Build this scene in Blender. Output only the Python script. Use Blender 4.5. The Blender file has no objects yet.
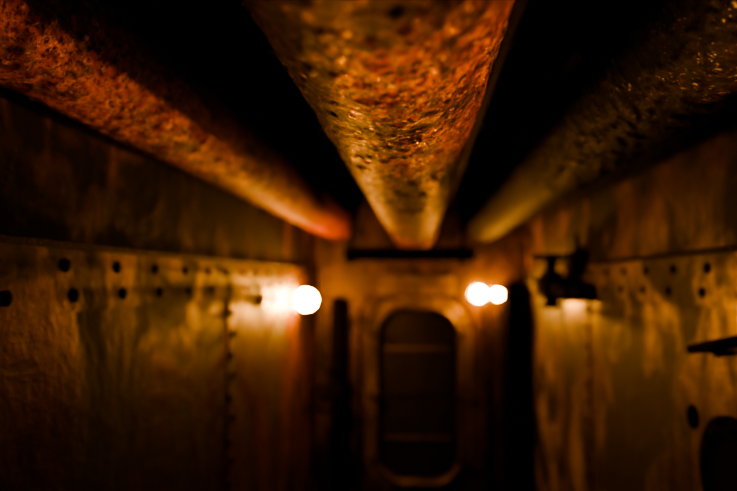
import bpy, bmesh, math, random
from mathutils import Vector, Matrix
random.seed(4)
EZ=1.62; D=4.6; W=0.8
scn=bpy.context.scene
try: scn.view_settings.look='AgX - Medium High Contrast'
except Exception as e: print(e)

# ---------------- materials ----------------
def nodes(name):
    m=bpy.data.materials.new(name); m.use_nodes=True
    nt=m.node_tree; b=nt.nodes['Principled BSDF']
    return m,nt,b
def noise(nt,vec,scale,detail=6,rough=.6,dist=0):
    n=nt.nodes.new('ShaderNodeTexNoise'); n.inputs['Scale'].default_value=scale
    n.inputs['Detail'].default_value=detail; n.inputs['Roughness'].default_value=rough
    n.inputs['Distortion'].default_value=dist
    nt.links.new(vec,n.inputs['Vector']); return n.outputs['Fac']
def ramp(nt,fac,stops):
    r=nt.nodes.new('ShaderNodeValToRGB'); e=r.color_ramp.elements
    while len(e)<len(stops): e.new(.5)
    for i,(p,c) in enumerate(stops):
        e[i].position=p; e[i].color=(*c,1) if len(c)==3 else c
    nt.links.new(fac,r.inputs['Fac']); return r.outputs['Color']
def mix(nt,fac,a,b,mode='MIX'):
    x=nt.nodes.new('ShaderNodeMix'); x.data_type='RGBA'; x.blend_type=mode
    for s,v in ((x.inputs[0],fac),(x.inputs[6],a),(x.inputs[7],b)):
        if hasattr(v,'links'): nt.links.new(v,s)
        elif isinstance(v,(int,float)): s.default_value=v
        else: s.default_value=(*v,1)
    return x.outputs[2]
def mathn(nt,op,a,b):
    x=nt.nodes.new('ShaderNodeMath'); x.operation=op
    for s,v in zip(x.inputs,(a,b)):
        if hasattr(v,'links'): nt.links.new(v,s)
        else: s.default_value=v
    return x.outputs[0]
def coords(nt,scale=(1,1,1),loc=(0,0,0)):
    t=nt.nodes.new('ShaderNodeTexCoord'); mp=nt.nodes.new('ShaderNodeMapping')
    mp.inputs['Scale'].default_value=scale; mp.inputs['Location'].default_value=loc
    nt.links.new(t.outputs['Object'],mp.inputs['Vector']); return mp.outputs['Vector']
def G(v): return (v,v,v)

def rust(name,c_dark,c_rust,c_scale,bias,loc,r0=.3,r1=.65,bump=1.0,metal=.1,flake=.5,spec=.4,fs=110,dirt=.45,flc=(.85,.55,.22),rough_amp=1,fth=.54,tint=(1,.55,.22)):
    m,nt,b=nodes(name)
    v=coords(nt,(1,.55,1),loc); v1=coords(nt,(1,.9,1),loc)
    big=noise(nt,v,5,8,.65,.3); mid=noise(nt,v,26,8,.72,.2); fine=noise(nt,v1,fs,6,.75); grit=noise(nt,v1,75,8,.85,.4)
    s=mathn(nt,'ADD',mathn(nt,'MULTIPLY',big,.6),mathn(nt,'MULTIPLY',mid,.4))
    mask=ramp(nt,s,[(bias-.06,G(0)),(bias+.05,G(1))])
    rc=mix(nt,ramp(nt,mid,[(.44,G(0)),(.58,G(1))]),c_rust,c_scale)
    col=mix(nt,mask,c_dark,rc)
    col=mix(nt,ramp(nt,grit,[(dirt-.02,G(.97)),(dirt+.05,G(0))]),col,(.003,.0012,.0005))
    clus=ramp(nt,mid,[(.44,G(.05)),(.58,G(1))])
    fl=ramp(nt,fine,[(fth,G(0)),(fth+.05,G(1))]); flm=mathn(nt,'MULTIPLY',mathn(nt,'MULTIPLY',fl,clus),flake)
    col=mix(nt,flm,col,flc)
    nt.links.new(col,b.inputs['Base Color'])
    rr=nt.nodes.new('ShaderNodeMapRange'); rr.inputs['To Min'].default_value=r1; rr.inputs['To Max'].default_value=r0
    nt.links.new(flm,rr.inputs['Value'])
    nt.links.new(rr.outputs[0],b.inputs['Roughness'])
    nt.links.new(mathn(nt,'MAXIMUM',flm,metal),b.inputs['Metallic'])
    b.inputs['Specular IOR Level'].default_value=spec
    b.inputs['Specular Tint'].default_value=(*tint,1)
    vo=nt.nodes.new('ShaderNodeTexVoronoi'); vo.inputs['Scale'].default_value=75
    nt.links.new(v1,vo.inputs['Vector'])
    pit=ramp(nt,vo.outputs['Distance'],[(0,G(0)),(.4,G(1))])
    h=mathn(nt,'ADD',mathn(nt,'MULTIPLY',mid,1.6),mathn(nt,'MULTIPLY',fine,1.2))
    h=mathn(nt,'ADD',h,mathn(nt,'MULTIPLY',grit,2.0))
    h=mathn(nt,'ADD',h,mathn(nt,'MULTIPLY',pit,.3))
    bp=nt.nodes.new('ShaderNodeBump'); bp.inputs['Strength'].default_value=bump; bp.inputs['Distance'].default_value=.018*rough_amp
    nt.links.new(h,bp.inputs['Height']); nt.links.new(bp.outputs[0],b.inputs['Normal'])
    return m

M_left =rust('rust_orange',(.06,.010,.001),(.26,.042,.0022),(.42,.10,.006),.43,(3,0,1),.25,.62,flake=.5,dirt=.46,spec=.10,flc=(.75,.28,.04),fth=.55)
M_mid  =rust('rust_scaled',(.028,.008,.0012),(.25,.042,.0025),(.42,.11,.009),.48,(0,2,0),.14,.58,flake=1.,dirt=.49,spec=.16,flc=(1,.55,.14),fth=.56)
M_right=rust('rust_black',(.0045,.0035,.0028),(.007,.005,.0035),(.05,.015,.004),.56,(7,1,2),.25,.65,flake=.6,spec=.06,dirt=.52,flc=(.34,.26,.16),fth=.575,tint=(1,.8,.6))
M_thin =rust('rust_conduit',(.006,.002,.001),(.02,.005,.002),(.03,.01,.003),.5,(1,5,2),flake=.05,spec=.1)

def plate(name,base,lite,dark,rough=.5,loc=(0,0,0),metal=.15,bias=.42,spec=.3):
    m,nt,b=nodes(name)
    v=coords(nt,(1,1,1),loc); vs=coords(nt,(3,3,.9),loc)
    a=noise(nt,v,2.6,7,.62,.8); st=noise(nt,vs,2.0,6,.6,.8); f=noise(nt,v,14,6,.65)
    c=mix(nt,ramp(nt,st,[(.38,G(0)),(.62,G(1))]),base,lite)
    s=mathn(nt,'ADD',mathn(nt,'MULTIPLY',a,.75),mathn(nt,'MULTIPLY',st,.25))
    dk=ramp(nt,s,[(bias-.04,G(1)),(bias+.07,G(0))])
    c=mix(nt,dk,c,dark)
    c=mix(nt,ramp(nt,f,[(.38,G(.5)),(.56,G(0))]),c,dark)
    nt.links.new(c,b.inputs['Base Color'])
    nt.links.new(mathn(nt,'MULTIPLY',mathn(nt,'SUBTRACT',1,dk),metal),b.inputs['Metallic'])
    b.inputs['Specular IOR Level'].default_value=spec
    b.inputs['Specular Tint'].default_value=(1,.7,.35,1)
    r=nt.nodes.new('ShaderNodeMapRange'); r.inputs['To Min'].default_value=rough-.12; r.inputs['To Max'].default_value=rough+.3
    nt.links.new(mathn(nt,'ADD',mathn(nt,'MULTIPLY',f,.4),mathn(nt,'MULTIPLY',dk,.6)),r.inputs['Value']); nt.links.new(r.outputs[0],b.inputs['Roughness'])
    bp=nt.nodes.new('ShaderNodeBump'); bp.inputs['Strength'].default_value=1; bp.inputs['Distance'].default_value=.007
    nt.links.new(mathn(nt,'ADD',a,mathn(nt,'MULTIPLY',f,.4)),bp.inputs['Height']); nt.links.new(bp.outputs[0],b.inputs['Normal'])
    return m
M_wall =plate('plate_ochre',(.040,.0125,.0018),(.095,.034,.0055),(.0035,.0012,.0004),bias=.47,rough=.45,metal=.3,spec=.2)
M_wallR=plate('plate_ochre_green',(.050,.025,.006),(.17,.115,.040),(.0035,.0015,.0006),loc=(4,1,3),bias=.49,rough=.45,metal=.3,spec=.2)
M_upL  =plate('upper_strake_shaded',(.03,.010,.0016),(.09,.034,.006),(.0025,.0009,.0003),bias=.51,loc=(1,1,5),spec=.12)  # upper wall: shade away from the lamps is put into this darker colour
M_upR  =plate('upper_strake_shaded_b',(.04,.017,.004),(.15,.07,.016),(.0025,.0009,.0003),bias=.51,loc=(6,1,5),spec=.12)  # same painted-in shade for the right upper wall
M_far  =plate('plate_bulkhead',(.015,.0065,.0015),(.042,.019,.0045),(.003,.0012,.0004),loc=(2,6,1),bias=.46,spec=.2)
M_coam =plate('coaming_paint',(.038,.021,.006),(.075,.046,.015),(.008,.004,.0015),loc=(9,6,1),bias=.44)
M_door =plate('door_dark',(.006,.0045,.002),(.009,.007,.003),(.003,.002,.001),rough=.6,spec=.15)
M_rib  =plate('door_rib',(.035,.02,.007),(.05,.03,.011),(.012,.006,.003),rough=.5)
M_ceil =plate('deckhead_dark',(.003,.002,.0012),(.0045,.0026,.0014),(.002,.0015,.001),rough=.8,metal=0,spec=.05)  # near-black deckhead paint
M_floor=plate('floor_rust',(.02,.010,.004),(.03,.015,.005),(.008,.004,.002),rough=.6)
M_iron =rust('iron_black',(.005,.0025,.0013),(.014,.005,.0018),(.035,.012,.004),.57,(2,2,2),.4,.75,flake=.1,spec=.2)
M_rivet=rust('rivet_iron',(.006,.002,.0008),(.011,.004,.0014),(.02,.007,.0025),.5,(2,2,2),.4,.7,flake=.1,spec=.15)
M_black=rust('bore_black',(.002,.0015,.001),(.004,.003,.002),(.006,.004,.002),.5,(2,2,2),.7,.9,flake=0,spec=.05)
def simple(name,c,r,metal=0,em=None,es=0):
    m,nt,b=nodes(name)
    v=coords(nt); n=noise(nt,v,60,4)
    nt.links.new(mix(nt,n,tuple(x*.7 for x in c),c),b.inputs['Base Color'])
    b.inputs['Roughness'].default_value=r; b.inputs['Metallic'].default_value=metal
    if em: b.inputs['Emission Color'].default_value=(*em,1); b.inputs['Emission Strength'].default_value=es
    return m
M_brass=simple('lamp_brass',(.4,.26,.1),.4,.8)
LC=(1,.43,.07)
M_glowA=simple('lamp_glass_lit',(.9,.8,.6),.3,0,LC,900)
M_glowB=simple('lamp_glass_lit_small',(.9,.8,.6),.3,0,LC,520)
M_glowC=simple('lamp_reflection_glow',(.9,.8,.6),.3,0,(1,.42,.06),7)  # glow imitating the left lamp's reflection on the wall plating

# ---------------- mesh helpers ----------------
class B:
    def __init__(s): s.bm=bmesh.new()
    def _tag(s,fs,mi,smooth):
        for f in fs: f.material_index=mi; f.smooth=smooth
    def box(s,lo,hi,mi=0,bev=0):
        n0=set(s.bm.faces)
        r=bmesh.ops.create_cube(s.bm,size=1)
        for v in r['verts']:
            v.co=Vector([lo[i]+(hi[i]-lo[i])*(v.co[i]+.5) for i in range(3)])
        if bev:
            es=list({e for v in r['verts'] for e in v.link_edges})
            bmesh.ops.bevel(s.bm,geom=es,offset=bev,segments=2,affect='EDGES')
        s._tag([f for f in s.bm.faces if f not in n0],mi,False); return s
    def cyl(s,p0,p1,r,mi=0,seg=32,r2=None,rings=1,wob=0):
        p0=Vector(p0);p1=Vector(p1);d=p1-p0; q=d.to_track_quat('Z','Y')
        r2=r if r2 is None else r2; loops=[]
        for k in range(rings+1):
            t=k/rings; rr=r+(r2-r)*t; c=p0+d*t
            lp=[]
            for i in range(seg):
                a=2*math.pi*i/seg
                w=rr*(1+wob*random.uniform(-1,1))
                lp.append(s.bm.verts.new(c+q@Vector((w*math.cos(a),w*math.sin(a),0))))
            loops.append(lp)
        fs=[]
        for a,b in zip(loops,loops[1:]):
            for i in range(seg):
                j=(i+1)%seg; fs.append(s.bm.faces.new((a[i],a[j],b[j],b[i])))
        s._tag(fs,mi,True)
        s._tag([s.bm.faces.new(loops[0][::-1]),s.bm.faces.new(loops[-1])],mi,False); return s
    def ball(s,c,r,mi=0,sc=(1,1,1),u=16,v=10):
        n0=set(s.bm.faces)
        bmesh.ops.create_uvsphere(s.bm,u_segments=u,v_segments=v,radius=1,
            matrix=Matrix.Translation(Vector(c))@Matrix.Diagonal((r*sc[0],r*sc[1],r*sc[2],1)))
        s._tag([f for f in s.bm.faces if f not in n0],mi,True); return s
    def torus(s,c,axis,R,r,mi=0,n=32,m=10):
        q=Vector(axis).to_track_quat('Z','Y'); g=[]
        for i in range(n):
            a=2*math.pi*i/n
            g.append([s.bm.verts.new(Vector(c)+q@Vector(((R+r*math.cos(b))*math.cos(a),(R+r*math.cos(b))*math.sin(a),r*math.sin(b)))) for b in [2*math.pi*k/m for k in range(m)]])
        fs=[]
        for i in range(n):
            for k in range(m):
                fs.append(s.bm.faces.new((g[i][k],g[(i+1)%n][k],g[(i+1)%n][(k+1)%m],g[i][(k+1)%m])))
        s._tag(fs,mi,True); return s
    def loops(s,ls,mi=0,closed=False):
        vs=[[s.bm.verts.new(p) for p in l] for l in ls]; fs=[]
        prs=list(zip(vs,vs[1:]))+([(vs[-1],vs[0])] if closed else [])
        for a,b in prs:
            n=len(a)
            for i in range(n):
                j=(i+1)%n; fs.append(s.bm.faces.new((a[i],a[j],b[j],b[i])))
        s._tag(fs,mi,False); return vs
    def done(s,name,mats,parent=None,recalc=True):
        if recalc: bmesh.ops.recalc_face_normals(s.bm,faces=s.bm.faces)
        me=bpy.data.meshes.new(name); s.bm.to_mesh(me); s.bm.free()
        o=bpy.data.objects.new(name,me); scn.collection.objects.link(o)
        for m in mats: me.materials.append(m)
        if parent: o.parent=parent
        return o
def rr(cx,cz,hw,hh,rad,y,n=10):
    pts=[]
    for (sx,sz,a0) in ((1,1,0),(-1,1,90),(-1,-1,180),(1,-1,270)):
        for k in range(n+1):
            a=math.radians(a0+90*k/n)
            pts.append(Vector((cx+sx*(hw-rad)+rad*math.cos(a),y,cz+sz*(hh-rad)+rad*math.sin(a))))
    return pts

Y0=-1.6; CZ=EZ+.74
# ---------------- room shell ----------------
B().box((-W-.1,Y0-.1,-.08),(W+.1,D+.1,0)).done('floor',[M_floor])
# deckhead with transverse beams and curved side knees
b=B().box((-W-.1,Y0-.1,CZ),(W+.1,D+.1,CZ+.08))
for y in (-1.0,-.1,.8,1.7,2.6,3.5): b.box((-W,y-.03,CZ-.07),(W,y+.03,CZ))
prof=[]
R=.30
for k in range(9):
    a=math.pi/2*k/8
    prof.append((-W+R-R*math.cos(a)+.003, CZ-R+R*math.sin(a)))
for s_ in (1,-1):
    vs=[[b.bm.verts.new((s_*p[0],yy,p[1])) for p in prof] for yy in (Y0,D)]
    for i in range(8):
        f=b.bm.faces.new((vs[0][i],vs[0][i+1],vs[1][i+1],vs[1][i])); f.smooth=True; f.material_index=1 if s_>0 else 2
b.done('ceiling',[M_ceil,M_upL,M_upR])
SZ=EZ-.028
def hull(side):
    x=side*W
    b=B()
    lo,hi=sorted((x,x+side*.1))
    b.box((lo,Y0,0),(hi,D,CZ),0)
    def bx(a,c,y0,y1,z0,z1,mi,bev=.003):
        l,h=sorted((x-side*a,x-side*c)); b.box((l,y0,z0),(h,y1,z1),mi,bev)
    bx(0,.014,Y0,D,SZ-.045,SZ+.10,0,.004)
    bx(0,.022,Y0,D,SZ+.10,SZ+.116,1,.003)
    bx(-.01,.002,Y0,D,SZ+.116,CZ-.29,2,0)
    y=Y0-.03+.226
    while y<D-.1:
        b.ball((x-side*.014,y,SZ-.006),.016,1,(.6,1,1))
        if y+.19<D: b.ball((x-side*.014,y+.19,SZ+.062),.016,1,(.6,1,1))
        y+=.226;
    return b,x,bx
# left wall
b,x,bx=hull(-1)
bx(0,.004,2.45,2.55,.05,SZ-.045,0,.0015)
for i in range(11):
    b.ball((x+.004,2.5-.02+(i%2)*.04,SZ-.11-i*.088),.019,1,(.6,1,1))
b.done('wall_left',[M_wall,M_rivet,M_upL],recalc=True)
# right wall
b,x,bx=hull(1)
bx(0,.006,2.95,3.05,.05,SZ-.045,0)
for i in range(12): b.ball((x-.006,3.0,SZ-.11-i*.088),.013,1,(.6,1,1))
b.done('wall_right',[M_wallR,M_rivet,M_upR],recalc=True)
B().box((-W-.1,Y0-.1,0),(W+.1,Y0,CZ)).done('wall_back',[M_far])

# far bulkhead with hatch opening
cx=-.025; dz0,dz1=EZ-1.52,EZ-.19; cz=(dz0+dz1)/2; hh=(dz1-dz0)/2; hw=.335; rad=.24
b=B()
inner=[b.bm.verts.new(p) for p in rr(cx,cz,hw,hh,rad,D)]
outer=[b.bm.verts.new(p) for p in ((W,D,0),(W,D,CZ),(-W,D,CZ),(-W,D,0))]
es=[b.bm.edges.new((l[i],l[(i+1)%len(l)])) for l in (inner,outer) for i in range(len(l))]
bmesh.ops.triangle_fill(b.bm,use_beauty=True,edges=es)
fs=list(b.bm.faces)
ex=bmesh.ops.extrude_face_region(b.bm,geom=fs)
for v in ex['geom']:
    if isinstance(v,bmesh.types.BMVert): v.co.y+=.1
for sx in (-.48,.47,.58):
    b.box((sx-.012,D-.06,0),(sx+.012,D,EZ-.2),0,.003)
for i in range(15):
    b.ball((-.72,D,.2+i*.13),.014,1)
b.done('wall_far',[M_far,M_iron])

# hatch
b=B()
def ring(o,y): return rr(cx,cz,hw+o,hh+o,rad+o,y)
b.loops([ring(-.03,D+.06),ring(-.03,D-.05),ring(-.018,D-.062),ring(0,D-.05),ring(0,D-.02),ring(.06,D-.02),ring(.07,D-.012),ring(.07,D+.0),ring(0,D+.0),ring(0,D+.06)],0,closed=True)
b.box((cx-.29,D-.03,dz1+.085),(cx+.29,D,dz1+.225),0,.01)
for i in range(7): b.ball((cx-.24+i*.08,D-.03,dz1+.155),.012,1)
vs=b.loops([rr(cx,cz,hw-.02,hh-.02,rad-.02,D+.09),rr(cx,cz,hw-.02,hh-.02,rad-.02,D+.05),rr(cx,cz,hw-.07,hh-.07,rad-.05,D+.035)],2)
b.bm.faces.new(vs[-1]).material_index=2; b.bm.faces.new(vs[0][::-1]).material_index=2
for z in (EZ-.52,EZ-1.19): b.box((cx-.25,D-.0,z-.014),(cx+.25,D+.04,z+.014),3,.006)
b.box((cx-.25,D+.02,EZ-.872),(cx+.25,D+.04,EZ-.85),2,.004)
for s_ in (-1,1):
    for z in (EZ-.41,EZ-.86,EZ-1.31):
        b.cyl((cx+s_*.30,D-.07,z),(cx+s_*.30,D+.04,z),.016,1,16)
        b.box((cx+s_*.30-(.02 if s_>0 else .07),D-.085,z-.014),(cx+s_*.30+(.07 if s_>0 else .02),D-.065,z+.014),1,.004)
b.done('watertight_door',[M_coam,M_iron,M_door,M_rib])

# ---------------- overhead pipes ----------------
mn=__import__('mathutils').noise
def pipe(name,x,h,r,mat):
    b=B()
    # denser rings close to the camera, where scale and pitting is readable
    q=256; ys=[]; y=Y0
    while y<D:
        ys.append(y); y+=.006 if .3<y<2.0 else .03
    ys.append(D)
    loops=[]
    for y in ys:
        lp=[]
        for i in range(q):
            a=2*math.pi*i/q; d=Vector((math.cos(a),0,math.sin(a)))
            p=Vector((x,y,EZ+h))+d*r
            k=mn.noise(p*9)*.002+mn.noise(p*28)*.0016
            if d.z<.4: k+=max(0,mn.noise(p*55)-.02)*.0055
            lp.append(b.bm.verts.new(p+d*k))
        loops.append(lp)
    for A,C in zip(loops,loops[1:]):
        for i in range(q):
            f=b.bm.faces.new((A[i],A[(i+1)%q],C[(i+1)%q],C[i])); f.smooth=True
    b.bm.faces.new(loops[0][::-1]); b.bm.faces.new(loops[-1])
    for y in (-1.2,2.05,4.05):
        b.box((x-.012,y-.012,EZ+h+r*.8),(x+.012,y+.012,CZ),1)
        b.box((x-.05,y-.02,EZ+h+r-.01),(x+.05,y+.02,EZ+h+r+.012),1,.003)
    return b.done(name,[mat,M_iron])
pipe('rusty_pipe',-.638,.431,.120,M_left)
pipe('rusty_pipe',-.044,.377,.162,M_mid)
pipe('rusty_pipe', .463,.412,.130,M_right)
b=B(); b.cyl((.215,Y0,EZ+.60),(.215,D,EZ+.60),.018,0,32,rings=30)
for y in (-1,.35,1.3,2.2,3.1): b.box((.205,y,EZ+.615),(.225,y+.03,CZ),1)
b.done('conduit_pipe',[M_thin,M_iron])

# trapeze hanger: dark channel beam carrying the far ends of the pipes
b=B(); y=3.74
b.box((-.47,y-.03,EZ+.195),(.33,y+.03,EZ+.205),0,.003)
b.box((-.47,y-.03,EZ+.125),(.33,y-.018,EZ+.205),0,.002)
b.box((-.47,y-.03,EZ+.125),(.33,y+.03,EZ+.135),0,.002)
for xx in (-.43,.265): b.cyl((xx,y,EZ+.115),(xx,y,CZ),.012,0,12)
for xx in (-.43,.265): b.cyl((xx,y,EZ+.105),(xx,y,EZ+.125),.024,0,6)
b.done('pipe_hanger',[M_black])

# dark stanchion in the far right corner
b=B(); b.box((.61,D-.22,0),(.625,D-.005,EZ-.03),0,.002); b.box((.77,D-.22,0),(.785,D-.005,EZ-.03),0,.002); b.box((.61,D-.13,0),(.785,D-.11,EZ-.03),0)
b.done('steel_stanchion',[M_black])

# riser pipe with gate valve on far left
b=B()
b.cyl((-.62,4.38,0),(-.62,4.38,EZ-.16),.036,0,24)
b.cyl((-.62,4.38,EZ-.16),(-.62,4.6,EZ-.16),.036,0,24); b.ball((-.62,4.38,EZ-.16),.038,0)
for z in (.5,.95): b.cyl((-.62,4.38,z),(-.62,4.38,z+.03),.062,0,24)
b.ball((-.62,4.38,.80),.07,0,(1,1,1.2)); b.cyl((-.62,4.38,.80),(-.68,4.18,.80),.02,0)
b.torus((-.68,4.17,.80),(-.3,-1,0),.085,.012,0)
for a in range(4):
    q=Vector((-.3,-1,0)).to_track_quat('Z','Y'); v=q@Vector((.085*math.cos(a*math.pi/2),.085*math.sin(a*math.pi/2),0))
    b.cyl((-.68,4.17,.80),Vector((-.68,4.17,.80))+v,.007,0,8)
b.done('gate_valve',[M_black])

# valve cluster on right wall
b=B(); vy=3.22; VZ=EZ-.03
b.cyl((W,vy,VZ),(W-.10,vy,VZ),.042,0); b.cyl((W-.002,vy,VZ),(W-.03,vy,VZ),.08,0)
b.ball((W-.12,vy,VZ),.078,0); b.cyl((W-.12,vy,VZ),(W-.12,vy,VZ+.15),.030,0)
b.cyl((W-.12,vy,VZ+.06),(W-.12,vy,VZ+.08),.05,0)
b.torus((W-.12,vy,VZ+.15),(0,0,1),.085,.016,0)
for a in range(4):
    b.cyl((W-.12,vy,VZ+.15),(W-.12+.085*math.cos(a*math.pi/2+.4),vy+.085*math.sin(a*math.pi/2+.4),VZ+.15),.008,0,8)
b.cyl((W-.12,vy,VZ),(W-.12,vy-.35,VZ-.03),.036,0); b.cyl((W-.12,vy-.35,VZ-.03),(W,vy-.40,VZ-.03),.036,0); b.ball((W-.12,vy-.35,VZ-.03),.038,0)
b.cyl((W-.12,vy-.12,VZ-.01),(W-.12,vy-.15,VZ-.01),.065,0)
b.cyl((W-.12,vy,VZ),(W-.12,vy,VZ-.10),.034,0); b.cyl((W-.12,vy,VZ-.09),(W-.12,vy,VZ-.115),.055,0)
b.cyl((W-.12,vy+.05,VZ),(W-.12,vy+.5,VZ+.02),.03,0); b.cyl((W-.12,vy+.5,VZ+.02),(W,vy+.5,VZ+.02),.03,0)
b.box((W-.07,vy-.26,VZ+.06),(W-.001,vy-.12,VZ+.17),0,.006); b.cyl((W-.03,vy-.19,VZ+.17),(W-.03,vy-.19,VZ+.26),.012,0)
b.done('globe_valve',[M_iron])

# flanged outlet low on the right wall
b=B(); fy=1.64; fz=EZ-.52
b.cyl((W,fy,fz),(W-.015,fy,fz),.17,0,48); b.torus((W-.015,fy,fz),(1,0,0),.132,.009,0,48)
b.cyl((W-.0,fy,fz),(W-.018,fy,fz),.13,1,48)
for i in range(10):
    a=i*math.pi/5; b.ball((W-.015,fy+.152*math.cos(a),fz+.152*math.sin(a)),.008,0)
b.done('flanged_port',[M_black,M_black])
b=B(); b.cyl((W,1.50,EZ-.14),(W-.04,1.50,EZ-.14),.012,0); b.cyl((W,1.76,EZ-.19),(W-.04,1.76,EZ-.19),.012,0)
b.cyl((W-.04,1.48,EZ-.136),(W-.04,1.78,EZ-.194),.014,0); b.ball((W,1.87,EZ-.40),.03,0,(.6,1,1.2)); 
b.done('grab_handle',[M_black])

# ---------------- lamps ----------------
def lamp(c,wallpt,r,mat):
    b=B(); c=Vector(c); w=Vector(wallpt); d=(c-w).normalized()
    b.cyl(w,w+d*.02,r*1.25,0,24); b.cyl(w,c-d*r*.6,r*.55,0,24)
    b.ball(c,r,1,(1,1,1),32,20)
    return b.done('bulkhead_lamp',[M_brass,mat])
lamp((-.715,3.74,EZ-.122),(-W+.001,3.74,EZ-.122),.062,M_glowA)
lamp((-.745,2.98,EZ-.09),(-W+.001,2.98,EZ-.09),.033,M_glowC)  # added dim globe in place of the lamp's reflection on the left wall
lamp((.43,D-.10,EZ-.10),(.43,D,EZ-.10),.050,M_glowB)
lamp((.55,D-.22,EZ-.10),(.55,D,EZ-.10),.036,M_glowB)

# work light on the right wall beside the camera, aimed up at the pipes
lp=Vector((.70,.40,EZ-.06)); tgt=Vector((.05,.85,EZ+.55))
b=B(); dr=(tgt-lp).normalized()
b.cyl(lp-dr*.09,lp-dr*.01,.03,0,32,r2=.06); b.cyl((W,.35,EZ-.16),lp-dr*.07,.012,0); b.cyl((W,.35,EZ-.16),(W-.012,.35,EZ-.16),.04,0)
wl=b.done('work_light',[M_iron])
def spot(name,loc,tgt,e,col,ang,size=.012,blend=.35):
    l=bpy.data.lights.new(name,'SPOT'); l.energy=e; l.color=col; l.spot_size=math.radians(ang); l.spot_blend=blend; l.shadow_soft_size=size
    o=bpy.data.objects.new(name,l); scn.collection.objects.link(o); o.location=loc
    o.rotation_euler=(Vector(tgt)-Vector(loc)).to_track_quat('-Z','Y').to_euler(); return o
s=spot('work_light_beam',lp+dr*.03,tgt,220,(1,.47,.12),62); s.parent=wl

w=bpy.data.worlds.new('World'); scn.world=w; w.use_nodes=True
w.node_tree.nodes['Background'].inputs[0].default_value=(.05,.02,.008,1); w.node_tree.nodes['Background'].inputs[1].default_value=.02

# ---------------- camera ----------------
cd=bpy.data.cameras.new('camera'); cam=bpy.data.objects.new('camera',cd); scn.collection.objects.link(cam)
cam.location=(0,0,EZ); cam.rotation_euler=(math.radians(93.34),0,math.radians(4.95))
cd.lens=29.3; cd.sensor_width=36; cd.clip_start=.01
cd.dof.use_dof=True; cd.dof.focus_distance=.88; cd.dof.aperture_fstop=1.6
scn.camera=cam
